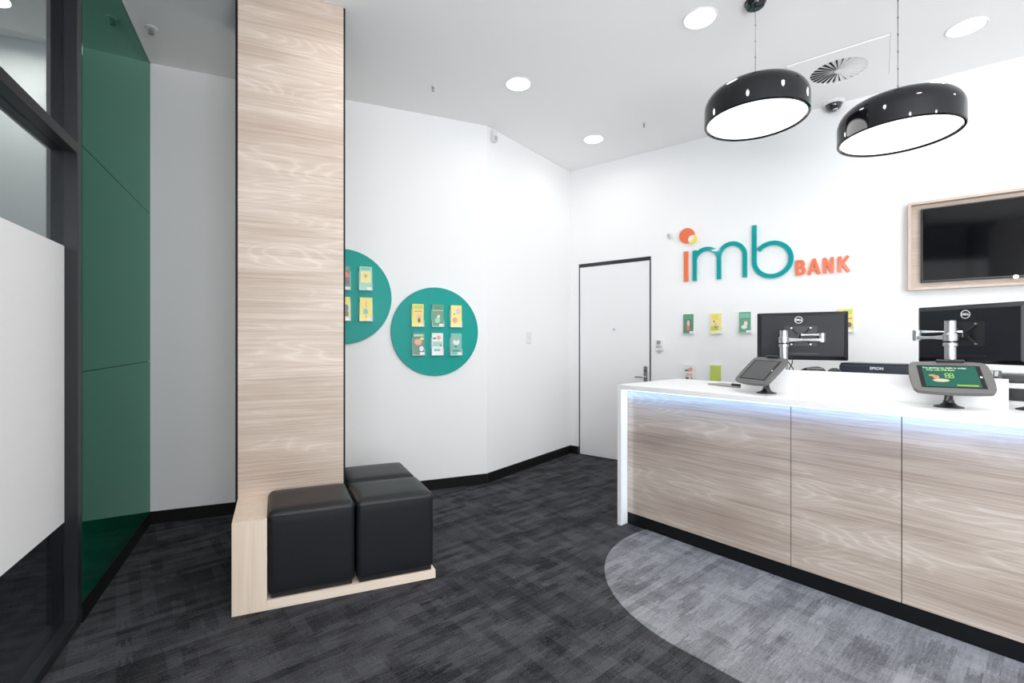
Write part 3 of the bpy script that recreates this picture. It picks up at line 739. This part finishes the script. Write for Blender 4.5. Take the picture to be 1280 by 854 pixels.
# ------------------------------------------------------------------ counter
TOP = .957; CL = 2.50; DEP = .773
t = thing('service_counter', 'long white topped service counter with pale oak front panels and black kickboard', 'counter', (CTR[0], CTR[1], 0), ANG_C)
obj('worktop', box(nb(), -.031, CL + .03, 0, DEP, .925, TOP, .002, 2), STONE, t)
obj('end_panel', box(nb(), -.031, 0, 0, DEP, 0, .925, .0012, 1), STONE, t)
obj('end_panel', box(nb(), CL, CL + .03, 0, DEP, 0, .925, .0012, 1), STONE, t)
for a, b_ in ((0.0, 1.0225), (1.0255, 1.4745), (1.4775, CL)):
    obj('front_panel', box(nb(), a + .0005, b_, .069, .088, .080, .915, .0008, 1), OAK_CTR, t)
obj('carcass', box(nb(), .002, CL - .002, .0885, .10, .0, .92), mat('dark_carcass', (.10, .07, .06, 1), .6), t)
obj('kickboard', box(nb(), 0, CL, .072, .088, 0, .0785), mat('black_kickboard', (.005, .006, .007, 1), .45, spec=.2), t)
obj('led_strip', box(nb(), .004, CL - .004, .030, .040, .9185, .9248), LEDSTRIP, t)
ll = area_light('led_lamp', (CL / 2, .032, .916), CL - .02, LED_W * 2, size_y=.02, col=(.20, .46, 1.0), parent=t, rot=(radians(28), 0, 0))
ll2 = area_light('end_panel_fill', (.052, .036, .47), .88, LED_W * .07, size_y=.02, col=(.60, .80, 1.0), parent=t)  # added lamp without a strip, brightens the inner face of the end panel
ll2.rotation_euler = (0, radians(90), 0)
ul = tag(obj('counter_upstand', box(nb(), .671, 1.793, .287, .305, TOP, 1.089, .001, 1), STONE, None, (CTR[0], CTR[1], 0), ANG_C), 'white low privacy screen standing on the counter behind the two tablets', 'privacy screen')

# inset round carpet in front of the counter
def clip_poly(pts, f):
    out = []
    for a, b_ in zip(pts, pts[1:] + pts[:1]):
        fa, fb = f(a), f(b_)
        if fa >= 0: out.append(a)
        if fa * fb < 0:
            q = fa / (fa - fb); out.append((a[0] + (b_[0] - a[0]) * q, a[1] + (b_[1] - a[1]) * q))
    return out
# in counter coordinates the disc centre is (.94,-.07)
pts = [((.936 if cos(2 * pi * (i + .5) / 128) < 0 else 1.564) + .796 * cos(2 * pi * (i + .5) / 128), -.070 + .796 * sin(2 * pi * (i + .5) / 128)) for i in range(128)]
pts = clip_poly(pts, lambda p: .0705 - p[1])
bm = nb(); prism(bm, pts, .0002, .003)
tag(obj('round_rug', bm, RUG, None, (CTR[0], CTR[1], 0), ANG_C), 'pale grey carpet with round ends inset in the dark floor before the counter', 'rug')

# ------------------------------------------------------------------ things on the counter
def P(x, y, z=TOP): return frame_point(CTR, ANG_C, x, y, z)

def rounded_bulge(w_, h_, r, bulge, n=10):
    """outline of a tablet case: straight short sides, softly bowed long ones"""
    pts = []
    for (cx_, cz, a0) in ((w_ / 2 - r, h_ / 2 - r, 0), (-w_ / 2 + r, h_ / 2 - r, 90), (-w_ / 2 + r, -h_ / 2 + r, 180), (w_ / 2 - r, -h_ / 2 + r, 270)):
        for k in range(n + 1):
            a = radians(a0 + 90 * k / n); pts.append((cx_ + r * cos(a), cz + r * sin(a)))
    out = []
    m = len(pts)
    for i, (a, b_) in enumerate(zip(pts, pts[1:] + pts[:1])):
        out.append(a)
        if abs(a[0] - b_[0]) + abs(a[1] - b_[1]) > .05:
            for k in range(1, 10):
                out.append((a[0] + (b_[0] - a[0]) * k / 10, a[1] + (b_[1] - a[1]) * k / 10))
    res = []
    for (x_, z_) in out:
        bx = bulge * (1 - (z_ / (h_ / 2)) ** 2) if abs(x_) > w_ / 2 - 1e-4 else 0
        bz = bulge * (1 - (x_ / (w_ / 2)) ** 2)
        res.append((x_ + (bx if x_ > 0 else -bx), z_ + (bz if z_ > 0 else -bz)))
    return res

def tablet(base, yaw, lean, w_, h_, zc, fwd, label, content):
    """tablet kiosk: foot, post, tilted case; local -y faces the reader"""
    t = thing('tablet_stand', label, 'tablet', base, yaw, 'tablet kiosks on the counter')
    bm = nb(); lathe(bm, [(0, 0), (.052, 0), (.052, .003), (.030, .010), (.019, .022), (.019, .03), (0, .03)], 32); obj('foot', bm, BLKPL, t, smooth=True)
    hz_ = zc - base.z
    bm = nb(); tube(bm, [(0, 0, .028), (0, 0, hz_ - .02), (0, fwd + .012, hz_ - .004)], .0165, 16); obj('post', bm, BLKPL, t, smooth=True)
    M_ = Matrix.Translation((0, fwd, hz_)) @ Matrix.Rotation(-lean, 4, 'X')
    def part(name, bm, m, par=t, **k):
        bmesh.ops.transform(bm, matrix=M_, verts=bm.verts[:]); return obj(name, bm, m, par, **k)
    bm = nb(); prism(bm, rounded_bulge(w_, h_, .016, .008), -.010, .008, 'y'); case = part('case', bm, TABGREY, bevel=.0)
    bm = nb(); prism(bm, rounded_bulge(w_ * .86, h_ * .8, .02, .004), .0085, .018, 'y'); part('case_back', bm, BLKPL)
    bw, bh = w_ * .41, h_ * .39
    bm = nb(); box(bm, -bw, bw, -.0112, -.0102, -bh, bh, .0004, 1); part('bezel', bm, mat('bezel_black', (.004, .004, .004, 1), .15), case)
    sw, sh = bw - .016, bh - .006
    if content:
        bm = nb(); box(bm, -sw, sw, -.0120, -.0114, -sh, sh)
        scr = part('screen', bm, mat('lit_green_screen', (.002, .05, .035, 1), .1, emis=srgb(6, 92, 74), emis_s=.45))
        bm = nb()
        tx = lambda body, size, z_, x_, col: None
        def onscreen(name, x0, x1, z0, z1, m): 
            b = nb(); box(b, x0, x1, -.0126, -.0121, z0, z1); return part(name, b, m)
        onscreen('button', .012, sw - .010, -sh + .006, -sh + .014, mat('screen_lime', (.1, .15, .02, 1), .3, emis=srgb(140, 165, 50), emis_s=.8))
        leafm = mat('screen_leaf', (.1, .2, .05, 1), .3, emis=srgb(150, 195, 90), emis_s=.8)
        b = nb()
        for q in range(4):
            a = pi / 4 + q * pi / 2
            lathe(b, [(.0055, -.0126), (.0085, -.0126), (.0085, -.0121), (.0055, -.0121)], 16, (-.004 + .010 * cos(a), 0, .004 + .010 * sin(a)), 'y', close=True)
        part('flower_picture', b, leafm)
        b = nb(); blob(b, -.050, -.006, .011, .011, -.0126, -.0121); blob(b, -.062, .004, .012, .006, -.0126, -.0121); part('portrait_picture', b, mat('screen_skin', (.3, .15, .08, 1), .3, emis=srgb(150, 85, 50), emis_s=.8))
        b = nb(); blob(b, -.036, -.026, .028, .010, -.0126, -.0121); part('portrait_picture', b, mat('screen_shirt', (.3, .3, .2, 1), .3, emis=srgb(150, 140, 110), emis_s=.7))
        for body, size, z_, x_, mm in (("I've getting my debit in order.", .0125, sh - .012, -.012, mat('screen_text', (.4, .5, .5, 1), .3, emis=srgb(190, 215, 215), emis_s=.9)),
                                       ('Free with IMB Bank', .0120, sh - .026, -.028, mat('screen_text_lime', (.3, .4, .1, 1), .3, emis=srgb(190, 210, 80), emis_s=.9))):
            o = text_part('screen_text', body, size, mm, t, (0, 0, 0), .0002)
            for v in o.data.vertices:
                q = M_ @ Vector((v.co.x + x_, -.0125 - v.co.z, v.co.y + z_)); v.co = q
            o.rotation_euler = (0, 0, 0)
    else:
        bm = nb(); box(bm, -sw, sw, -.0118, -.0113, -sh, sh); part('screen', bm, mat('off_screen', (.05, .05, .052, 1), .3))
    bm = nb(); cyl(bm, .0045, -.0122, -.0114, (bw - .008, 0, 0), 'y', 16); part('home_button', bm, mat('white_button', (.8, .8, .8, 1), .3))
    # card reader slot along the top edge
    bm = nb(); box(bm, -.035, .062, -.022, .004, h_ / 2 + .001, h_ / 2 + .011, .002, 1); part('card_slot', bm, BLKPL)
    return t
b1 = P(.851, .205); b2 = P(1.613, .225)
tablet(b1, atan2(-.985, .17) , radians(46), .262, .192, 1.082, -.035, 'grey tablet kiosk with dark screen, the left one on the counter', False)
tablet(b2, atan2(-.5, .866), radians(48), .262, .178, 1.087, -.02, 'grey tablet kiosk with lit green screen, the right one on the counter', True)
# loose stand foot at the right end
b3 = P(1.862, .37)
t = thing('pedestal', 'black flared pedestal foot at the right edge beyond the white privacy screen', 'stand', b3, 0)
bm = nb(); lathe(bm, [(0, 0), (.055, 0), (.055, .003), (.030, .012), (.018, .028), (.018, .05), (0, .05)], 32); obj('foot', bm, BLKPL, t, smooth=True)
bm = nb(); cyl(bm, .016, .05, .11, seg=20); obj('post', bm, BLKPL, t, smooth=True)

# monitors with arms
def monitor(cx_, cy_, yaw, zc, label, pole, elbow, zp, w_=.49, h_=.295, za=1.27, ox=0.0):
    """back of the monitor faces the customer (local -y)"""
    t = thing('monitor', label, 'monitor', Vector((cx_, cy_, zc)), yaw, 'black desktop monitors')
    bm = nb(); box(bm, -w_ / 2, w_ / 2, -.004, .012, -h_ / 2, h_ / 2, .006, 3)
    obj('rim', bm, BLKSAT, t, smooth=True)
    bm = nb()
    a = [(-w_ / 2 + .004, -h_ / 2 + .004), (w_ / 2 - .004, -h_ / 2 + .004), (w_ / 2 - .004, h_ / 2 - .004), (-w_ / 2 + .004, h_ / 2 - .004)]
    k = .018
    b_ = [(x_ - k if x_ > 0 else x_ + k, z_ - k if z_ > 0 else z_ + k) for x_, z_ in a]
    va = [bm.verts.new((p[0], -.003, p[1])) for p in a]; vb = [bm.verts.new((p[0], -.022, p[1])) for p in b_]
    bm.faces.new(vb); bm.faces.new(va)
    for i in range(4): bm.faces.new((va[i], va[(i + 1) % 4], vb[(i + 1) % 4], vb[i]))
    bmesh.ops.recalc_face_normals(bm, faces=bm.faces[:])
    obj('back_cover', bm, BLKSAT, t, bevel=.003)
    bm = nb(); box(bm, -.07, .09, -.0235, -.0222, -h_ / 2 + .036, -h_ / 2 + .044); box(bm, -.085, .085, -.023, -.0222, -.06, .062, .0, 1); obj('port_panel', bm, BLKPL, t)
    bm = nb(); box(bm, -w_ / 2 + .012, w_ / 2 - .012, .0121, .0131, -h_ / 2 + .012, h_ / 2 - .012); obj('screen', bm, SCREENBLK, t)
    lg = mat('logo_white', (.75, .75, .75, 1), .3)
    bm = nb(); lathe(bm, [(.0185, -.0232), (.0215, -.0232), (.0215, -.0222), (.0185, -.0222)], 40, (ox, 0, .100), 'y', close=True); e_ = obj('emblem_ring', bm, lg, t)
    text_part('emblem_text', 'DELL', .0150, lg, t, (ox, -.0230, .100), .0005, extra=.0006)
    # bracket on the back: four arms of an X to fixing screws
    bm = nb()
    for sx in (-1, 1):
        for sz in (-1, 1): tube(bm, [(0, -.036, 0), (sx * .022, -.035, sz * .018), (sx * .05, -.026, sz * .05)], .0045, 8)
    cyl(bm, .022, -.045, -.024, (0, 0, 0), 'y', 20)
    obj('mounting_bracket', bm, BLKPL, t, smooth=True)
    for sx in (-1, 1):
        for sz in (-1, 1):
            bm = nb(); cyl(bm, .0048, -.0325, -.0222, (sx * .05, 0, sz * .05), 'y', 12); obj('screw', bm, SILVER, t)
    # arm: pole, clamp, two links
    a_ = thing('monitor_stand', 'silver pole with folding arm behind the ' + ('left monitor and the left tablet' if ox else 'right tablet, holding the right monitor'), 'monitor arm', pole, ANG_C, 'silver monitor poles')
    inv = (Matrix.Translation(pole) @ Matrix.Rotation(ANG_C, 4, 'Z')).inverted()
    ztop_ = zp - pole.z
    bm = nb(); cyl(bm, .022, .012, ztop_, seg=32, bev=.002); obj('pole', bm, SILVER, a_, smooth=True)
    bm = nb(); cyl(bm, .0225, ztop_, ztop_ + .004, seg=32); obj('pole_cap', bm, BLKPL, a_)
    bm = nb(); box(bm, -.034, .034, -.035, .035, 0, .012, .004, 2); obj('foot_plate', bm, GREYPL, a_)
    zc_ = za - pole.z
    bm = nb(); cyl(bm, .0275, zc_ - .020, zc_ + .016, seg=32, bev=.003); obj('collar', bm, SILVER, a_, smooth=True)
    bm = nb(); cyl(bm, .0255, zc_ - .027, zc_ - .021, seg=32); obj('collar_ring', bm, BLKPL, a_)
    bm = nb(); cyl(bm, .0275, zc_ - .046, zc_ - .028, seg=32, bev=.003); obj('lower_collar', bm, SILVER, a_, smooth=True)
    el = inv @ elbow
    hub_w = Vector((cx_, cy_, zc)) + Matrix.Rotation(yaw, 3, 'Z') @ Vector((0, -.045, 0))
    hb = inv @ hub_w
    def link(name, p, q, z_, hw0, hw1, th):
        p = Vector(p); q = Vector(q); dd = (q - p); dd.z = 0; dd.normalize(); nn = Vector((-dd.y, dd.x, 0))
        bm = nb(); vs = []
        for f_, (r_, hh_) in ((0, (hw0, th)), (.18, (hw0 * .8, th)), (.5, (hw0 * .62, th * .62)), (.85, (hw1 * .75, th * .75)), (1, (hw1, th))):
            c_ = p.lerp(q, f_); c_.z = z_
            vs.append([bm.verts.new(c_ + nn * sx * r_ + Vector((0, 0, sz * hh_))) for sx, sz in ((-1, -1), (1, -1), (1, 1), (-1, 1))])
        for u_, v_ in zip(vs, vs[1:]):
            for i in range(4): bm.faces.new((u_[i], u_[(i + 1) % 4], v_[(i + 1) % 4], v_[i]))
        bm.faces.new(vs[0]); bm.faces.new(vs[-1]); bmesh.ops.recalc_face_normals(bm, faces=bm.faces[:])
        obj(name, bm, SILVER, a_, bevel=.003, smooth=True)
    link('lower_link', (0, 0, 0), el, zc_ - .003, .018, .015, .011)
    link('upper_link', el, hb, zc_ + .028, .013, .010, .007)
    bm = nb(); cyl(bm, .018, zc_ - .018, zc_ + .038, (el.x, el.y, 0), seg=24, bev=.003); obj('elbow_joint', bm, SILVER, a_, smooth=True)
    bm = nb(); cyl(bm, .010, zc_ + .0, zc_ + .03, (hb.x, hb.y, 0), seg=16); obj('tilt_joint', bm, BLKPL, a_, smooth=True)
    return t
def ray_point(px, depth_y): return Vector(((px - 640) / 588.0 * depth_y, depth_y, 0))
pole1 = P(.854, .45); pole2 = P(1.591, .45)
M1 = (1.790, 2.915); M2 = (2.326, 2.395)
el1 = Vector((1.855, 2.815, 1.28)); el2 = Vector((2.10, 2.44, 1.28))
monitor(M1[0], M1[1], atan2(-.511, .859), 1.283, 'black monitor seen from behind, the left one above the counter', pole1, el1, 1.318, .480, .295, 1.262, -.012)
monitor(M2[0], M2[1], atan2(-.98, .197), 1.288, 'black monitor seen from behind, the right one cut by the frame', pole2, el2, 1.350, .49, .300, 1.272, .0)

# cables hanging from the left monitor
t = tag(obj('monitor_cable', (lambda b: (tube(b, smooth_curve([(0, 0, .205), (.012, .006, .17), (-.006, .004, .12), (-.02, 0, .05), (-.02, 0, .003)], 8), .003, 8),
    tube(b, smooth_curve([(-.016, 0, .180), (.0, .008, .15), (.016, .01, .12), (.02, .006, .06), (.02, 0, .003)], 8), .003, 8), b)[-1])(nb()), BLKPL, None, P(.862, .52), ANG_C, smooth=True),
    'pair of thin black crossing cables hanging below the left monitor', 'cable')

# receipt printer, long dark body with white name
t = thing('printer', 'long dark printer with white name on its back, between the two monitors', 'printer', P(1.30, .66), ANG_C)
obj('body', box(nb(), -.205, .215, -.06, .10, 0, .160, .006, 3), mat('slate_plastic', (.022, .028, .040, 1), .4), t, smooth=True)
obj('lid', box(nb(), -.200, .210, -.055, .095, .1602, .170, .003, 2), mat('slate_plastic', (.022, .028, .040, 1), .4), t, smooth=True)
text_part('name_plate', 'EPSON', .020, mat('logo_white', (.75, .75, .75, 1), .3), t, (-.028, -.0604, .143), .0004, extra=.0005)

# telephone behind the screen
t = thing('desk_telephone', 'black desk telephone peeking over the white privacy screen under the left monitor', 'telephone', P(.988, .50), ANG_C)
bm = nb(); prism(bm, [(-.06, 0), (.07, 0), (.07, .085), (.05, .10), (-.06, .045)], -.060, .060, 'x'); obj('body', bm, BLKPL, t, bevel=.004)
bm = nb(); tube(bm, smooth_curve([(-.070, .02, .108), (-.04, .03, .126), (0, .035, .134), (.035, .03, .132), (.060, .02, .112)], 6), .011, 12); obj('handset', bm, BLKPL, t, smooth=True)
bm = nb(); tube(bm, [(-.03 + .0012 * k, .005 + .011 * cos(k * .9), .130 + .010 * sin(k * .9)) for k in range(70)], .0022, 6); obj('coiled_cord', bm, GREYPL, t, smooth=True)
t = thing('tape_dispenser', 'small dark grey rounded dispenser beside the printer, peeking over the privacy screen', 'tape dispenser', P(1.092, .53), ANG_C)
bm = nb(); box(bm, -.030, .04, -.03, .03, 0, .09, .012, 3); obj('body', bm, GREYPL, t, smooth=True)
bm = nb(); lathe(bm, [(.014, -.012), (.036, -.012), (.036, .012), (.014, .012)], 28, (0, 0, .105), 'y', close=True); obj('tape_roll', bm, mat('dark_grey_roll', (.08, .08, .085, 1), .4), t, smooth=True)

# keyboard-like flat tray at the left
t = thing('document_tray', 'thin flat grey tray lying on the counter left of the left tablet', 'tray', P(.555, .44), ANG_C - .35)
obj('plate', box(nb(), -.17, .10, -.05, .07, 0.0005, .010, .002, 2), GREYPL, t)
obj('rest', box(nb(), .03, .10, -.048, -.03, .0102, .026, .003, 2), BLKPL, t)

# second printer and clutter beyond the right end of the screen
t = thing('desktop_printer', 'white and dark grey printer at the right edge beyond the privacy screen', 'printer', P(1.90, .56), ANG_C)
obj('body', box(nb(), -.20, .20, -.06, .14, 0.0, .1045, .004, 3), PLASTIC, t, smooth=True)
obj('paper_slot', box(nb(), -.185, .19, -.0635, -.0602, .024, .080, .004, 2), BLKPL, t)
obj('lid', box(nb(), -.205, .205, -.065, .145, .105, .140, .006, 3), DKGREY, t, smooth=True)
t = thing('card_reader', 'small grey card reader on top of the privacy screen corner by the right tablet', 'card reader', P(1.735, .40), ANG_C)
bm = nb(); prism(bm, [(-.04, 0), (.04, 0), (.04, .15), (.02, .163), (-.04, .128)], -.030, .030, 'x'); obj('body', bm, DKGREY, t, bevel=.004)
for i in range(3):
    for j in range(2):
        bm = nb(); box(bm, -.022 + i * .016, -.011 + i * .016, -.030 + j * .016, -.019 + j * .016, .128 + (.010 + j * .009), .141 + (.010 + j * .009)); obj('key', bm, LTGREY, t)

# far side of the shopfront: lit passage ceiling lamp seen through the clear pane
pl = frame_point(LA, ANG_A, -.62, -.42, H)
passage_w = 9.0
make_downlight(pl, 'round downlight in the passage outside the shopfront glass', passage_w)
pl = frame_point(LA, ANG_A, -1.3, -2.2, H)
make_downlight(pl, 'second downlight of the passage outside the glass, nearer the camera', passage_w)
